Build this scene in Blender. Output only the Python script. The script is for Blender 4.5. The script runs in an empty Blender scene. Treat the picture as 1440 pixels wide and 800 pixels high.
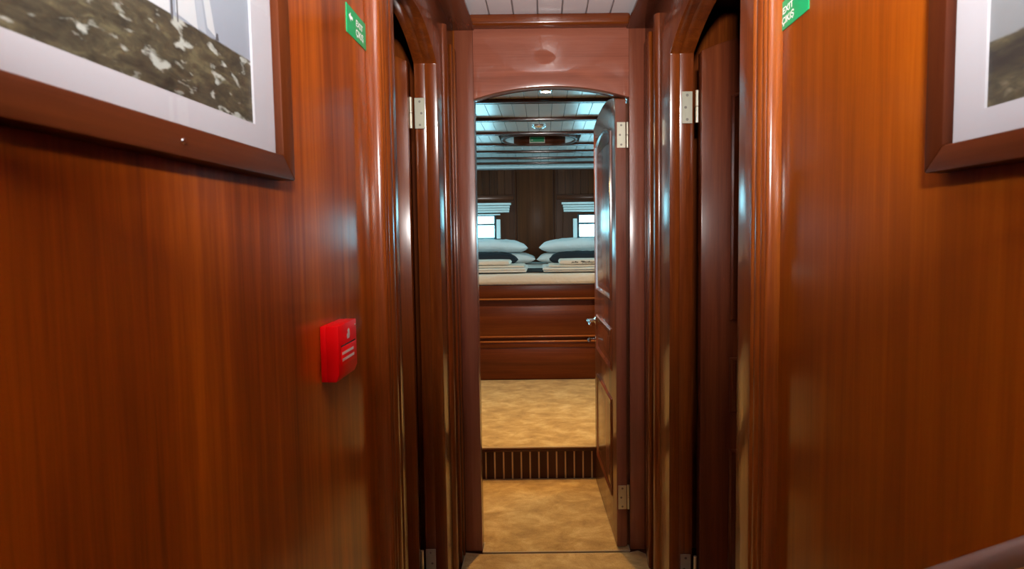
import bpy, bmesh, math, random
from mathutils import Vector, Matrix

random.seed(7)
S = bpy.context.scene
COL = S.collection
PI = math.pi

# ------------------------------------------------------------------ camera
EYE = 1.30
F_PX, VX, VY, L_V, ROLL = 740.0, 765.0, 330.0, 13000.0, 0.012
PITCH = math.atan(F_PX / L_V)
cam_d = bpy.data.cameras.new('camera')
cam = bpy.data.objects.new('camera', cam_d)
COL.objects.link(cam)
cam_d.sensor_width = 36.0
cam_d.sensor_fit = 'HORIZONTAL'
cam_d.lens = F_PX / 1440 * 36
cam_d.shift_x = -(VX - 720) / 1440
cam_d.shift_y = -(400 - (VY + F_PX * math.tan(PITCH))) / 1440
cam_d.clip_start = 0.02
fw = Vector((0, math.cos(PITCH), -math.sin(PITCH)))
r0 = Vector((1, 0, 0))
u0 = Vector((0, math.sin(PITCH), math.cos(PITCH)))
upv = u0 * math.cos(ROLL) + r0 * math.sin(ROLL)
rtv = r0 * math.cos(ROLL) - u0 * math.sin(ROLL)
M = Matrix((rtv, upv, -fw)).transposed().to_4x4()
M.translation = Vector((0, 0, EYE))
cam.matrix_world = M
cam_d.dof.use_dof = True
cam_d.dof.focus_distance = 2.3
cam_d.dof.aperture_fstop = 9.0
S.camera = cam

# ------------------------------------------------------------------ world, lights, exposure
S.view_settings.view_transform = 'Standard'
S.view_settings.look = 'None'
S.view_settings.exposure = 0.0
S.view_settings.gamma = 1.0
S.cycles.use_denoising = True
S.cycles.max_bounces = 8
S.cycles.diffuse_bounces = 5
S.cycles.glossy_bounces = 5
S.cycles.sample_clamp_indirect = 4.0
S.cycles.caustics_reflective = False
S.cycles.caustics_refractive = False
W = bpy.data.worlds.new('world')
S.world = W
W.use_nodes = True
W.node_tree.nodes['Background'].inputs[0].default_value = (0.36, 0.84, 1.0, 1)
W.node_tree.nodes['Background'].inputs[1].default_value = 9.5


def area(name, loc, aim, sx, sy, power, col, portal=False, shape='RECTANGLE', spread=PI):
    d = bpy.data.lights.new(name, 'AREA')
    d.shape = shape
    d.size = sx
    d.size_y = sy
    d.energy = power
    d.color = col
    d.spread = spread
    if portal:
        d.cycles.is_portal = True
    o = bpy.data.objects.new(name, d)
    COL.objects.link(o)
    o.location = loc
    o.rotation_euler = (Vector(aim) - Vector(loc)).to_track_quat('-Z', 'Y').to_euler()
    return o


WARM = (1.0, 0.83, 0.64)
AMBER = (1.0, 0.60, 0.22)
# daylight portals: the two stern windows, then the added hull windows
area('window_daylight', (-1.02, 6.03, 1.35), (-1.02, 0, 1.35), .96, .36, 1, (1, 1, 1), True)
area('window_daylight', (0.86, 6.03, 1.35), (0.86, 0, 1.35), .96, .36, 1, (1, 1, 1), True)
for _x in (-2.22, 2.02):  # unseen hull windows, added to bring more daylight onto the cabin ceiling
    for _y in (4.0, 5.2):
        area('added_hull_daylight', (_x, _y, 1.50), (0, _y, 1.50), .8, .7, 1, (1, 1, 1), True)

# the photographer's flash head, held over the camera and bounced off the white ceiling
area('flash', (.03, -.05, 1.56), (.03, .404, 2.451), .075, .05, 62, (1.0, .965, .93))

# ------------------------------------------------------------------ materials
def new_mat(name):
    m = bpy.data.materials.new(name)
    m.use_nodes = True
    nt = m.node_tree
    return m, nt, nt.nodes['Principled BSDF']


def simple(name, col, rough=.5, metal=0.0, coat=0.0, spec=.5, emit=None, es=0):
    m, nt, b = new_mat(name)
    b.inputs['Base Color'].default_value = (*col, 1)
    b.inputs['Roughness'].default_value = rough
    b.inputs['Metallic'].default_value = metal
    b.inputs['Coat Weight'].default_value = coat
    b.inputs['Coat Roughness'].default_value = .12
    b.inputs['Specular IOR Level'].default_value = spec
    if emit:
        b.inputs['Emission Color'].default_value = (*emit, 1)
        b.inputs['Emission Strength'].default_value = es
    return m


def noise(nt, vec, scale, detail=4, rough=.55, dist=0.0):
    n = nt.nodes.new('ShaderNodeTexNoise')
    n.inputs['Scale'].default_value = scale
    n.inputs['Detail'].default_value = detail
    n.inputs['Roughness'].default_value = rough
    n.inputs['Distortion'].default_value = dist
    nt.links.new(vec, n.inputs['Vector'])
    return n.outputs['Fac']


def mapping(nt, scale, loc=(0, 0, 0)):
    tc = nt.nodes.new('ShaderNodeTexCoord')
    mp = nt.nodes.new('ShaderNodeMapping')
    mp.inputs['Scale'].default_value = scale
    mp.inputs['Location'].default_value = loc
    nt.links.new(tc.outputs['Object'], mp.inputs['Vector'])
    return mp.outputs['Vector']


def ramp(nt, fac, stops):
    r = nt.nodes.new('ShaderNodeValToRGB')
    e = r.color_ramp.elements
    while len(e) < len(stops):
        e.new(.5)
    for k, (p, c) in enumerate(stops):
        e[k].position = p
        e[k].color = (*c, 1)
    nt.links.new(fac, r.inputs['Fac'])
    return r.outputs['Color']


def math_n(nt, op, a, b=None, c=None):
    n = nt.nodes.new('ShaderNodeMath')
    n.operation = op
    for k, v in enumerate((a, b, c)):
        if v is None:
            continue
        if isinstance(v, (int, float)):
            n.inputs[k].default_value = v
        else:
            nt.links.new(v, n.inputs[k])
    return n.outputs[0]


def mixc(nt, fac, a, b, mode='MIX'):
    n = nt.nodes.new('ShaderNodeMix')
    n.data_type = 'RGBA'
    n.blend_type = mode
    for sock, v in ((n.inputs['Factor'], fac), (n.inputs['A'], a), (n.inputs['B'], b)):
        if isinstance(v, (int, float)):
            sock.default_value = v
        elif isinstance(v, tuple):
            sock.default_value = (*v, 1)
        else:
            nt.links.new(v, sock)
    return n.outputs['Result']


def wood(name, axis='Z', dark=(.058, .009, .0018), mid=(.145, .028, .0036), lite=(.25, .062, .0075),
         coat=1.0, crough=.18, rough=.42, bands=7.0, off=0.0, wave=.25):
    m, nt, b = new_mat(name)
    ai = 'XYZ'.index(axis)

    def sc(across, along):
        v = [across] * 3
        v[ai] = along
        return tuple(v)
    broad = noise(nt, mapping(nt, sc(bands, .35), (off, off * 1.7, off)), 1.0, 3, .5, .4)
    grain = noise(nt, mapping(nt, sc(38, 1.3), (off, 2 + off, 5)), 1.0, 5, .6, .6)
    fibre = noise(nt, mapping(nt, sc(260, 9), (3 + off, off, 1)), 1.0, 3, .6)
    f = math_n(nt, 'ADD', math_n(nt, 'MULTIPLY', broad, .52), math_n(nt, 'MULTIPLY', grain, .34))
    f = math_n(nt, 'ADD', f, math_n(nt, 'MULTIPLY', fibre, .14))
    col = ramp(nt, f, [(.34, dark), (.50, mid), (.66, lite)])
    nt.links.new(col, b.inputs['Base Color'])
    b.inputs['Roughness'].default_value = rough
    b.inputs['Coat Weight'].default_value = coat
    b.inputs['Coat Roughness'].default_value = crough
    b.inputs['Coat IOR'].default_value = 1.5
    b.inputs['Specular IOR Level'].default_value = .05
    bp = nt.nodes.new('ShaderNodeBump')
    bp.inputs['Strength'].default_value = wave
    bp.inputs['Distance'].default_value = .0012
    nt.links.new(grain, bp.inputs['Height'])
    nt.links.new(bp.outputs['Normal'], b.inputs['Normal'])
    bc = nt.nodes.new('ShaderNodeBump')
    bc.inputs['Strength'].default_value = wave * .5
    bc.inputs['Distance'].default_value = .0008
    nt.links.new(grain, bc.inputs['Height'])
    nt.links.new(bc.outputs['Normal'], b.inputs['Coat Normal'])
    return m


WOOD_Z = wood('mahogany_vertical', 'Z')
WOOD_WALL = wood('mahogany_wall_veneer', 'Z', bands=9, off=3.1, coat=.9, crough=.16, dark=(.070, .0095, .0008), mid=(.200, .035, .0012), lite=(.37, .080, .003))
WOOD_WALL_R = wood('mahogany_wall_veneer_even', 'Z', bands=3, off=8.4, coat=.7, crough=.15, dark=(.12, .022, .0012), mid=(.195, .039, .0016), lite=(.28, .066, .003))
WOOD_X = wood('mahogany_crosswise', 'X', off=1.3)
WOOD_Y = wood('mahogany_lengthwise', 'Y', off=2.2)
WOOD_POST = wood('mahogany_door_frame_sheen', 'Z', off=5.2, crough=.24, dark=(.11, .027, .014), mid=(.185, .050, .025), lite=(.25, .074, .036), bands=12)  # pinkish cast of cool reflected light, put into the wood colour
WOOD_HEAD = wood('mahogany_header_sheen', 'X', off=4.2, crough=.07, wave=.06, dark=(.19, .055, .032), mid=(.30, .095, .058), lite=(.38, .13, .078), bands=10)  # paler and pinker, the cool reflection on the header is in the colour
WOOD_DARK = wood('dark_mahogany', 'Z', dark=(.035, .009, .003), mid=(.075, .019, .006), lite=(.12, .033, .010), off=6, coat=.2, crough=.3)
WOOD_DARK_X = wood('dark_mahogany_crosswise', 'X', dark=(.035, .008, .003), mid=(.07, .016, .005), lite=(.11, .028, .008), off=6.6, coat=.8, crough=.2)
WOOD_DOOR_SHADE = wood('shaded_door_mahogany', 'Z', dark=(.04, .008, .003), mid=(.09, .019, .006), lite=(.14, .034, .010), off=11, crough=.2, coat=.5)  # right door darkened in colour so it looks less lit
WOOD_DOOR_C = wood('cabin_door_mahogany', 'Z', dark=(.07, .012, .003), mid=(.15, .031, .006), lite=(.22, .052, .010), off=12, crough=.17, coat=.9)
BEAD_LIT = wood('lit_bead_mahogany', 'X', dark=(.22, .06, .012), mid=(.34, .10, .02), lite=(.42, .14, .03), off=1.9, coat=.8, crough=.2)  # paler than the bed wood, colouring in light caught along the edges
WOOD_BEAM = wood('ceiling_beam_mahogany', 'X', dark=(.03, .008, .003), mid=(.055, .014, .005), lite=(.08, .022, .008), off=3.6, coat=1, crough=.16)
WOOD_BED = wood('bed_mahogany', 'X', dark=(.055, .011, .0025), mid=(.115, .025, .005), lite=(.18, .045, .009), off=9, crough=.3, coat=.35, bands=9, wave=.1)
WOOD_FRAME = wood('picture_frame_mahogany', 'Y', dark=(.022, .004, .0012), mid=(.048, .010, .0025), lite=(.075, .017, .004), off=7, coat=.1, crough=.3)
WOOD_FRAME_Z = wood('picture_frame_upright', 'Z', dark=(.022, .004, .0012), mid=(.048, .010, .0025), lite=(.075, .017, .004), off=7, coat=.1, crough=.3)
WOOD_SLAT = wood('walnut_slat', 'Z', dark=(.030, .009, .003), mid=(.055, .016, .005), lite=(.08, .024, .008), off=4, coat=.2, crough=.3)
MAPLE = simple('pale_maple_inlay', (.80, .52, .20), .45, coat=.3)
WHITE_GLOSS = simple('white_lacquered_board', (.66, .68, .68), .30, coat=1.0)
WHITE_GLOSS.node_tree.nodes['Principled BSDF'].inputs['Coat Roughness'].default_value = .24
WHITE_CORR = simple('white_corridor_board', (.84, .85, .90), .35, coat=.4)
GROOVE = simple('dark_groove', (.05, .04, .035), .8)
GROOVE_L = simple('pale_groove', (.34, .33, .34), .8)
STEEL = simple('satin_hinge_steel', (.80, .77, .60), .32, metal=.75)
BRASS = simple('aged_brass', (.72, .50, .18), .3, metal=1)
CHROME = simple('chrome', (.85, .86, .88), .08, metal=1)
SCREW = simple('screw_head', (.30, .27, .22), .4, metal=.8)
CAP_SHEEN = simple('rail_varnish_sheen', (.26, .17, .145), .35, coat=.6)  # grey in the colour stands for daylight sheen on the cap
RED = simple('red_plastic', (.80, .003, .005), .4, spec=.12)
RED2 = simple('red_plastic_bright', (.90, .006, .008), .4, spec=.12)
BLACK = simple('black_void', (.004, .004, .004), .9)
WHITE = simple('white_print', (.86, .88, .86), .5)
GREEN = simple('sign_green', (.0, .30, .10), .38)
MAT_BOARD = simple('white_mat_board', (.355, .35, .38), .8)
SHEET = simple('white_cotton_sheet', (.74, .72, .68), .85)
TOWEL = simple('cream_towel', (.74, .68, .60), .95)
PILLOW = simple('white_pillowcase', (.84, .86, .86), .85)
CUSHION = simple('black_cushion_velvet', (.008, .009, .014), .8)
RUNNER = simple('black_bed_runner', (.010, .011, .016), .85)
INK = simple('brown_embroidery', (.02, .009, .005), .8)
BLIND = simple('white_blind_fabric', (.84, .86, .84), .7)
WFRAME = simple('dark_window_frame', (.012, .045, .06), .3, coat=.4)
RAIL = simple('grey_outside_rail', (.25, .30, .30), .5)
LAMP = simple('lamp_glow', (1, 1, 1), .5, emit=(1.0, .93, .80), es=14)
LAMP_RING = simple('lamp_ring_enamel', (.88, .87, .86), .35)
LAMP_DOME = simple('smoked_lamp_dome', (.28, .22, .20), .15, coat=.5)
SCREEN_W = simple('sign_border', (.55, .55, .45), .6)


def glass_mat(name, tint=(1, 1, 1), fac=.06):
    m = bpy.data.materials.new(name)
    m.use_nodes = True
    nt = m.node_tree
    nt.nodes.clear()
    out = nt.nodes.new('ShaderNodeOutputMaterial')
    mx = nt.nodes.new('ShaderNodeMixShader')
    tr = nt.nodes.new('ShaderNodeBsdfTransparent')
    tr.inputs[0].default_value = (*tint, 1)
    gl = nt.nodes.new('ShaderNodeBsdfGlossy')
    gl.inputs['Roughness'].default_value = .03
    fr = nt.nodes.new('ShaderNodeLayerWeight')
    fr.inputs['Blend'].default_value = .5
    k = math_n(nt, 'ADD', math_n(nt, 'MULTIPLY', math_n(nt, 'POWER', fr.outputs['Facing'], 5.0), .5), .02)
    nt.links.new(k, mx.inputs[0])
    nt.links.new(tr.outputs[0], mx.inputs[1])
    nt.links.new(gl.outputs[0], mx.inputs[2])
    nt.links.new(mx.outputs[0], out.inputs[0])
    return m


GLASS = glass_mat('window_glass', (.95, .99, 1.0))
PGLASS = glass_mat('picture_glass')


def carpet_mat(name, a, bcol, c):
    m, nt, b = new_mat(name)
    patch = noise(nt, mapping(nt, (7, 12, 9)), 1.0, 6, .68, .35)
    fine = noise(nt, mapping(nt, (230, 230, 230)), 1.0, 2, .6)
    f = math_n(nt, 'ADD', math_n(nt, 'MULTIPLY', patch, .8), math_n(nt, 'MULTIPLY', fine, .2))
    nt.links.new(ramp(nt, f, [(.34, a), (.5, bcol), (.65, c)]), b.inputs['Base Color'])
    b.inputs['Roughness'].default_value = 1.0
    b.inputs['Specular IOR Level'].default_value = .1
    b.inputs['Sheen Weight'].default_value = .15
    bp = nt.nodes.new('ShaderNodeBump')
    bp.inputs['Strength'].default_value = .6
    bp.inputs['Distance'].default_value = .004
    h = math_n(nt, 'ADD', fine, math_n(nt, 'MULTIPLY', patch, 1.5))
    nt.links.new(h, bp.inputs['Height'])
    nt.links.new(bp.outputs['Normal'], b.inputs['Normal'])
    return m


CARPET = carpet_mat('tan_cut_pile_carpet', (.31, .18, .058), (.50, .315, .112), (.68, .48, .22))
BINDING = simple('carpet_binding', (.50, .38, .22), .9)


def cloth_bump(mat, scale, dist):
    nt = mat.node_tree
    b = nt.nodes['Principled BSDF']
    n = noise(nt, mapping(nt, (scale, scale * .6, scale)), 1.0, 4, .6, .8)
    bp = nt.nodes.new('ShaderNodeBump')
    bp.inputs['Strength'].default_value = .5
    bp.inputs['Distance'].default_value = dist
    nt.links.new(n, bp.inputs['Height'])
    nt.links.new(bp.outputs['Normal'], b.inputs['Normal'])


cloth_bump(SHEET, 7, .03)
cloth_bump(PILLOW, 9, .025)
cloth_bump(TOWEL, 120, .003)


def photo_mat(name, hz, dark, mid, lite, spot, sky_lo, sky_hi, band=None, sc=1.0):
    """A landscape photograph printed on paper: ground below a horizon at height hz, pale sky above."""
    m, nt, b = new_mat(name)
    tc = nt.nodes.new('ShaderNodeTexCoord')
    sp = nt.nodes.new('ShaderNodeSeparateXYZ')
    nt.links.new(tc.outputs['Object'], sp.inputs[0])
    z = sp.outputs['Z']
    n1 = noise(nt, mapping(nt, (1, 16 * sc, 60 * sc)), 1.0, 6, .65, .8)
    n2 = noise(nt, mapping(nt, (1, 75 * sc, 150 * sc), (0, 3, 1)), 1.0, 5, .6, .6)
    edge = math_n(nt, 'ADD', z, math_n(nt, 'MULTIPLY', math_n(nt, 'SUBTRACT', n1, .5), .008))
    f = math_n(nt, 'ADD', math_n(nt, 'MULTIPLY', n1, .6), math_n(nt, 'MULTIPLY', n2, .4))
    g = ramp(nt, f, [(.38, dark), (.52, mid), (.62, lite)])
    spots = noise(nt, mapping(nt, (1, 36 * sc, 75 * sc), (0, 7.3, 4)), 1.0, 3, .5, .3)
    sf = math_n(nt, 'MULTIPLY', math_n(nt, 'SUBTRACT', spots, .565), 9.0)
    sf = math_n(nt, 'MINIMUM', math_n(nt, 'MAXIMUM', sf, 0.0), .85)
    g = mixc(nt, sf, g, spot)
    if band:
        d = math_n(nt, 'ABSOLUTE', math_n(nt, 'SUBTRACT', edge, band[0]))
        bf = math_n(nt, 'SUBTRACT', 1.0, math_n(nt, 'MINIMUM', math_n(nt, 'MULTIPLY', d, 1 / band[1]), 1.0))
        g = mixc(nt, math_n(nt, 'MULTIPLY', bf, .9), g, dark)
    sky = mixc(nt, math_n(nt, 'MINIMUM', math_n(nt, 'MULTIPLY', math_n(nt, 'SUBTRACT', z, hz), 6.0), 1.0), sky_lo, sky_hi)
    t = math_n(nt, 'MULTIPLY', math_n(nt, 'SUBTRACT', edge, hz - .001), 500.0)
    t = math_n(nt, 'MINIMUM', math_n(nt, 'MAXIMUM', t, 0.0), 1.0)
    nt.links.new(mixc(nt, t, g, sky), b.inputs['Base Color'])
    b.inputs['Roughness'].default_value = .6
    return m


# ------------------------------------------------------------------ mesh helpers
class MB:
    def __init__(s):
        s.v, s.f = [], []

    def add(s, vs, fs):
        o = len(s.v)
        s.v += [tuple(v) for v in vs]
        s.f += [tuple(i + o for i in f) for f in fs]
        return s

    def box(s, x0, x1, y0, y1, z0, z1):
        vs = [(x, y, z) for z in (z0, z1) for y in (y0, y1) for x in (x0, x1)]
        return s.add(vs, [(0, 2, 3, 1), (4, 5, 7, 6), (0, 1, 5, 4), (2, 6, 7, 3), (0, 4, 6, 2), (1, 3, 7, 5)])

    def prism(s, pts, axis, a, b):
        """Extrude a 2-D outline along an axis ('X': pts are (y,z); 'Y': (x,z); 'Z': (x,y))."""
        n = len(pts)

        def p3(p, t):
            return {'X': (t, p[0], p[1]), 'Y': (p[0], t, p[1]), 'Z': (p[0], p[1], t)}[axis]
        vs = [p3(p, a) for p in pts] + [p3(p, b) for p in pts]
        fs = [tuple(range(n)), tuple(range(2 * n - 1, n - 1, -1))]
        fs += [(i, (i + 1) % n, n + (i + 1) % n, n + i) for i in range(n)]
        return s.add(vs, fs)

    def lathe(s, prof, c, axis='Z', seg=32, close=True):
        """prof: (radius, offset along axis)."""
        vs, fs = [], []
        m = len(prof)
        for i in range(seg):
            a = 2 * PI * i / seg
            for r, h in prof:
                p = (r * math.cos(a), r * math.sin(a), h)
                p = {'Z': p, 'Y': (p[0], p[2], p[1]), 'X': (p[2], p[0], p[1])}[axis]
                vs.append((c[0] + p[0], c[1] + p[1], c[2] + p[2]))
        for i in range(seg):
            j = (i + 1) % seg
            for k in range(m - 1):
                fs.append((i * m + k, j * m + k, j * m + k + 1, i * m + k + 1))
        if close:
            fs.append(tuple(i * m for i in range(seg)))
            fs.append(tuple(i * m + m - 1 for i in reversed(range(seg))))
        return s.add(vs, fs)

    def tube(s, path, r, seg=10):
        pts = [Vector(p) for p in path]
        rs = r if isinstance(r, (list, tuple)) else [r] * len(pts)
        vs, fs = [], []
        ref = Vector((0, 0, 1))
        for i, p in enumerate(pts):
            d = (pts[min(i + 1, len(pts) - 1)] - pts[max(i - 1, 0)]).normalized()
            if abs(d.dot(ref)) > .95:
                ref = Vector((1, 0, 0))
            a = d.cross(ref).normalized()
            b = d.cross(a).normalized()
            for k in range(seg):
                t = 2 * PI * k / seg
                vs.append(p + (a * math.cos(t) + b * math.sin(t)) * rs[i])
        n = len(pts)
        for i in range(n - 1):
            for k in range(seg):
                q = (k + 1) % seg
                fs.append((i * seg + k, i * seg + q, (i + 1) * seg + q, (i + 1) * seg + k))
        fs.append(tuple(reversed(range(seg))))
        fs.append(tuple((n - 1) * seg + k for k in range(seg)))
        return s.add(vs, fs)

    def build(s, name, mat, parent=None, bevel=0, smooth=False, seg=2):
        me = bpy.data.meshes.new(name)
        bm = bmesh.new()
        og = ORIG.get(parent.name, Vector()) if parent else Vector()
        vs = [bm.verts.new(Vector(v) - og) for v in s.v]
        for f in s.f:
            try:
                bm.faces.new([vs[i] for i in f])
            except ValueError:
                pass
        bmesh.ops.recalc_face_normals(bm, faces=bm.faces)
        if bevel:
            es = [e for e in bm.edges if len(e.link_faces) == 2 and e.calc_face_angle(0) > .6]
            bmesh.ops.bevel(bm, geom=es, offset=bevel, segments=seg, profile=.5, affect='EDGES', clamp_overlap=True)
        bmesh.ops.triangulate(bm, faces=[f for f in bm.faces if len(f.verts) > 4])
        bm.to_mesh(me)
        bm.free()
        if smooth or bevel:
            for p in me.polygons:
                p.use_smooth = True
            me.set_sharp_from_angle(angle=math.radians(40))
        me.materials.append(mat)
        o = bpy.data.objects.new(name, me)
        COL.objects.link(o)
        if parent:
            o.parent = parent
        ORIG[o.name] = og
        return o


ORIG = {}


def tag(o, label=None, cat=None, group=None, kind=None):
    for k, v in (('label', label), ('category', cat), ('group', group), ('kind', kind)):
        if v:
            o[k] = v
    return o


def thing(name, loc, label, cat, group=None, rz=0.0, local=False, kind=None):
    o = bpy.data.objects.new(name, None)
    o.empty_display_size = .05
    COL.objects.link(o)
    o.location = loc
    o.rotation_euler = (0, 0, rz)
    ORIG[o.name] = Vector() if local else Vector(loc)
    return tag(o, label, cat, group, kind)


def struct(name, label, mb, mat, bevel=0, smooth=False, parent=None):
    o = mb.build(name, mat, parent, bevel, smooth)
    return tag(o, label, None, None, 'structure' if not parent else None)


def arch_pts(a, b, zs, rise, n=16):
    """points of a segmental arch from (a,zs) to (b,zs) crowned by rise"""
    w = (b - a) / 2
    R = (w * w + rise * rise) / (2 * rise)
    c = (a + b) / 2
    t0 = math.asin(w / R)
    return [(c + R * math.sin(-t0 + 2 * t0 * k / n), zs + rise - R + R * math.cos(-t0 + 2 * t0 * k / n)) for k in range(n + 1)]


def text_mesh(body, size, shear=0.0, bold=0.0):
    cu = bpy.data.curves.new('text', 'FONT')
    cu.body = body
    cu.size = size
    cu.shear = shear
    cu.offset = bold
    cu.align_x = 'CENTER'
    cu.align_y = 'CENTER'
    cu.resolution_u = 3
    ob = bpy.data.objects.new('text', cu)
    COL.objects.link(ob)
    dg = bpy.context.evaluated_depsgraph_get()
    me = bpy.data.meshes.new_from_object(ob.evaluated_get(dg))
    v = [tuple(x.co) for x in me.vertices]
    f = [tuple(p.vertices) for p in me.polygons]
    bpy.data.objects.remove(ob)
    bpy.data.curves.remove(cu)
    bpy.data.meshes.remove(me)
    return v, f


def place(vf, origin, right, up, width=None, height=None):
    """put a flat text mesh into the plane spanned by right and up, optionally fitted to a width and a height"""
    v, f = vf
    x0, x1 = min(p[0] for p in v), max(p[0] for p in v)
    y0, y1 = min(p[1] for p in v), max(p[1] for p in v)
    sx = width / (x1 - x0) if width else 1
    sy = height / (y1 - y0) if height else sx
    o, r, u = Vector(origin), Vector(right), Vector(up)
    mb = MB()
    mb.add([o + r * ((p[0] - (x0 + x1) / 2) * sx) + u * ((p[1] - (y0 + y1) / 2) * sy) for p in v], f)
    return mb


def flat(pts, origin, right, up):
    o, r, u = Vector(origin), Vector(right), Vector(up)
    return MB().add([o + r * a + u * b for a, b in pts], [tuple(range(len(pts)))])


# ================================================================== SETTING : corridor
XL, XR = -.36, .42            # finished faces of the corridor side walls
CL, CR = -.345, .405          # faces of the door surrounds, standing proud of the walls
YD = 2.10                     # plane of the cabin door wall
ZC = 2.14                     # corridor ceiling
# side walls, near panels
struct('wall_left', 'glossy streaked mahogany veneer wall carrying the red call point', MB().box(-.43, XL, -1.2, 1.215, 0, 2.16), WOOD_WALL)
struct('wall_right', 'even toned mahogany veneer wall opposite the red call point', MB().box(XR, .49, -1.2, 1.00, 0, 2.16), WOOD_WALL_R)
struct('wall_rear', 'mahogany wall behind the camera', MB().box(-.43, .49, -1.26, -1.2, 0, 2.3), WOOD_Z)


def surround(name, label, xf, xs, xb, y0, ya, yb, y1, zs, rise):
    """arched doorway in a side wall: front layer with the smaller opening, rebated back layer"""
    pts = [(y0, 0), (ya, 0)] + arch_pts(ya, yb, zs, rise) + [(yb, 0), (y1, 0), (y1, 2.12), (y0, 2.12)]
    o = MB().prism(pts, 'X', xf, xs).build(name, WOOD_Z, None, .0018)
    tag(o, label, None, None, 'structure')
    e = .010
    pts = [(y0, 0), (ya - e, 0)] + arch_pts(ya - e, yb + e, zs + .004, rise) + [(yb + e, 0), (y1, 0), (y1, 2.12), (y0, 2.12)]
    MB().prism(pts, 'X', xs, xb).build('door_rebate', WOOD_Z, o, .002)
    return o


tr1 = surround('trim_1', 'arched mahogany surround of the doorway in the left wall', CL, -.385, -.423, 1.215, 1.262, 1.762, 2.099, 1.865, .075)
tr2 = surround('trim_2', 'arched mahogany surround of the doorway in the right wall', CR, .4375, .4845, 1.0, 1.098, 1.695, 2.099, 1.865, .075)


def ribs(name, label, side, x0, segs, z1, z0=0.0, round_top=False):
    """upright moulding built of ribs: segs = (y centre, half width, projection)"""
    root = None
    for k, (yc, hw, pr) in enumerate(segs):
        pts = []
        for i in range(9):
            t = PI * i / 8
            pts.append((x0 + side * (pr * math.sin(t) + .001), yc - hw * math.cos(t)))
        pts = [(x0 - side * .004, yc - hw)] + pts + [(x0 - side * .004, yc + hw)]
        mb = MB().prism(pts, 'Z', z0, z1)
        if root is None:
            root = struct(name, label, mb, WOOD_Z, smooth=True)
        else:
            mb.build('rib', WOOD_Z, root, 0, True)
    return root


# near door mouldings (flat board under four rounded ribs)
m1 = struct('trim_3', 'ribbed upright moulding beside the green exit sign, left wall', MB().box(-.362, -.345, 1.10, 1.22, 0, 2.13), WOOD_Z, .002)
for yc, hw, pr in ((1.108, .010, .016), (1.134, .011, .014), (1.172, .024, .013), (1.206, .009, .010)):
    pts = [(-.347, yc - hw)] + [(-.346 + pr * math.sin(PI * i / 8), yc - hw * math.cos(PI * i / 8)) for i in range(9)] + [(-.347, yc + hw)]
    MB().prism(pts, 'Z', 0, 2.12).build('rib', WOOD_Z, m1, 0, True)
m2 = struct('trim_4', 'ribbed upright moulding beside the green exit sign, right wall', MB().box(.407, .422, .935, 1.02, 0, 2.13), WOOD_Z, .002)
for yc, hw, pr in ((.942, .007, .012), (.960, .009, .012), (.985, .014, .012), (1.012, .008, .010)):
    pts = [(.409, yc - hw)] + [(.408 - pr * math.sin(PI * i / 8), yc - hw * math.cos(PI * i / 8)) for i in range(9)] + [(.409, yc + hw)]
    MB().prism(pts, 'Z', 0, 2.12).build('rib', WOOD_Z, m2, 0, True)
# far mouldings, ending short of the soffit
m3 = ribs('trim_5', 'slim round moulding between left doorway and cabin door post', 1, CL, [(1.885, .018, .014)], 2.035)
MB().box(-.347, -.338, 2.02, 2.062, 0, 2.02).build('corner_bead', WOOD_Z, m3, .004)
MB().box(-.347, -.333, 2.066, 2.099, 0, 2.02).build('corner_bead', WOOD_Z, m3, .006)
m4 = ribs('trim_6', 'slim round moulding between right doorway and cabin door post', -1, CR, [(1.86, .022, .016)], 2.05)
MB().box(.392, .407, 1.97, 2.01, 0, 2.04).build('corner_bead', WOOD_Z, m4, .006)
MB().box(.399, .407, 2.04, 2.099, 0, 2.04).build('corner_bead', WOOD_Z, m4, .004)

# wall with the cabin door: posts and arched header stand proud of the partition
OL, OR, OZ, ORISE = -.268, .342, 1.835, .047
wf = struct('wall_front', 'mahogany partition around the open cabin door',
            MB().box(-2.2, -.34, YD + .006, YD + .06, 0, 2.2).box(.41, 2.0, YD + .006, YD + .06, 0, 2.2).box(-.34, .41, YD + .006, YD + .06, 2.0, 2.2), WOOD_Z)
MB().box(-.34, OL, YD, YD + .06, 0, 2.10).build('door_post', WOOD_POST, wf, .002)
MB().box(OR, .41, YD, YD + .06, 0, 2.10).build('door_post', WOOD_POST, wf, .002)
hp = [(OL, OZ)] + arch_pts(OL, OR, OZ, ORISE)[1:-1] + [(OR, OZ), (OR, 2.115), (OL, 2.115)]
MB().box(.3335, .41, YD + .035, YD + .06, 0, 1.82).build('added_gap_strip', WOOD_DARK, wf)  # dark strip added to block window light in the hinge gap
MB().prism(hp, 'Y', YD, YD + .06).build('door_header', WOOD_HEAD, wf, .0015)
MB().box(-.275, .34, 2.05, YD, 2.10, 2.142).build('header_beam', WOOD_X, wf, .010, seg=3)

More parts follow.
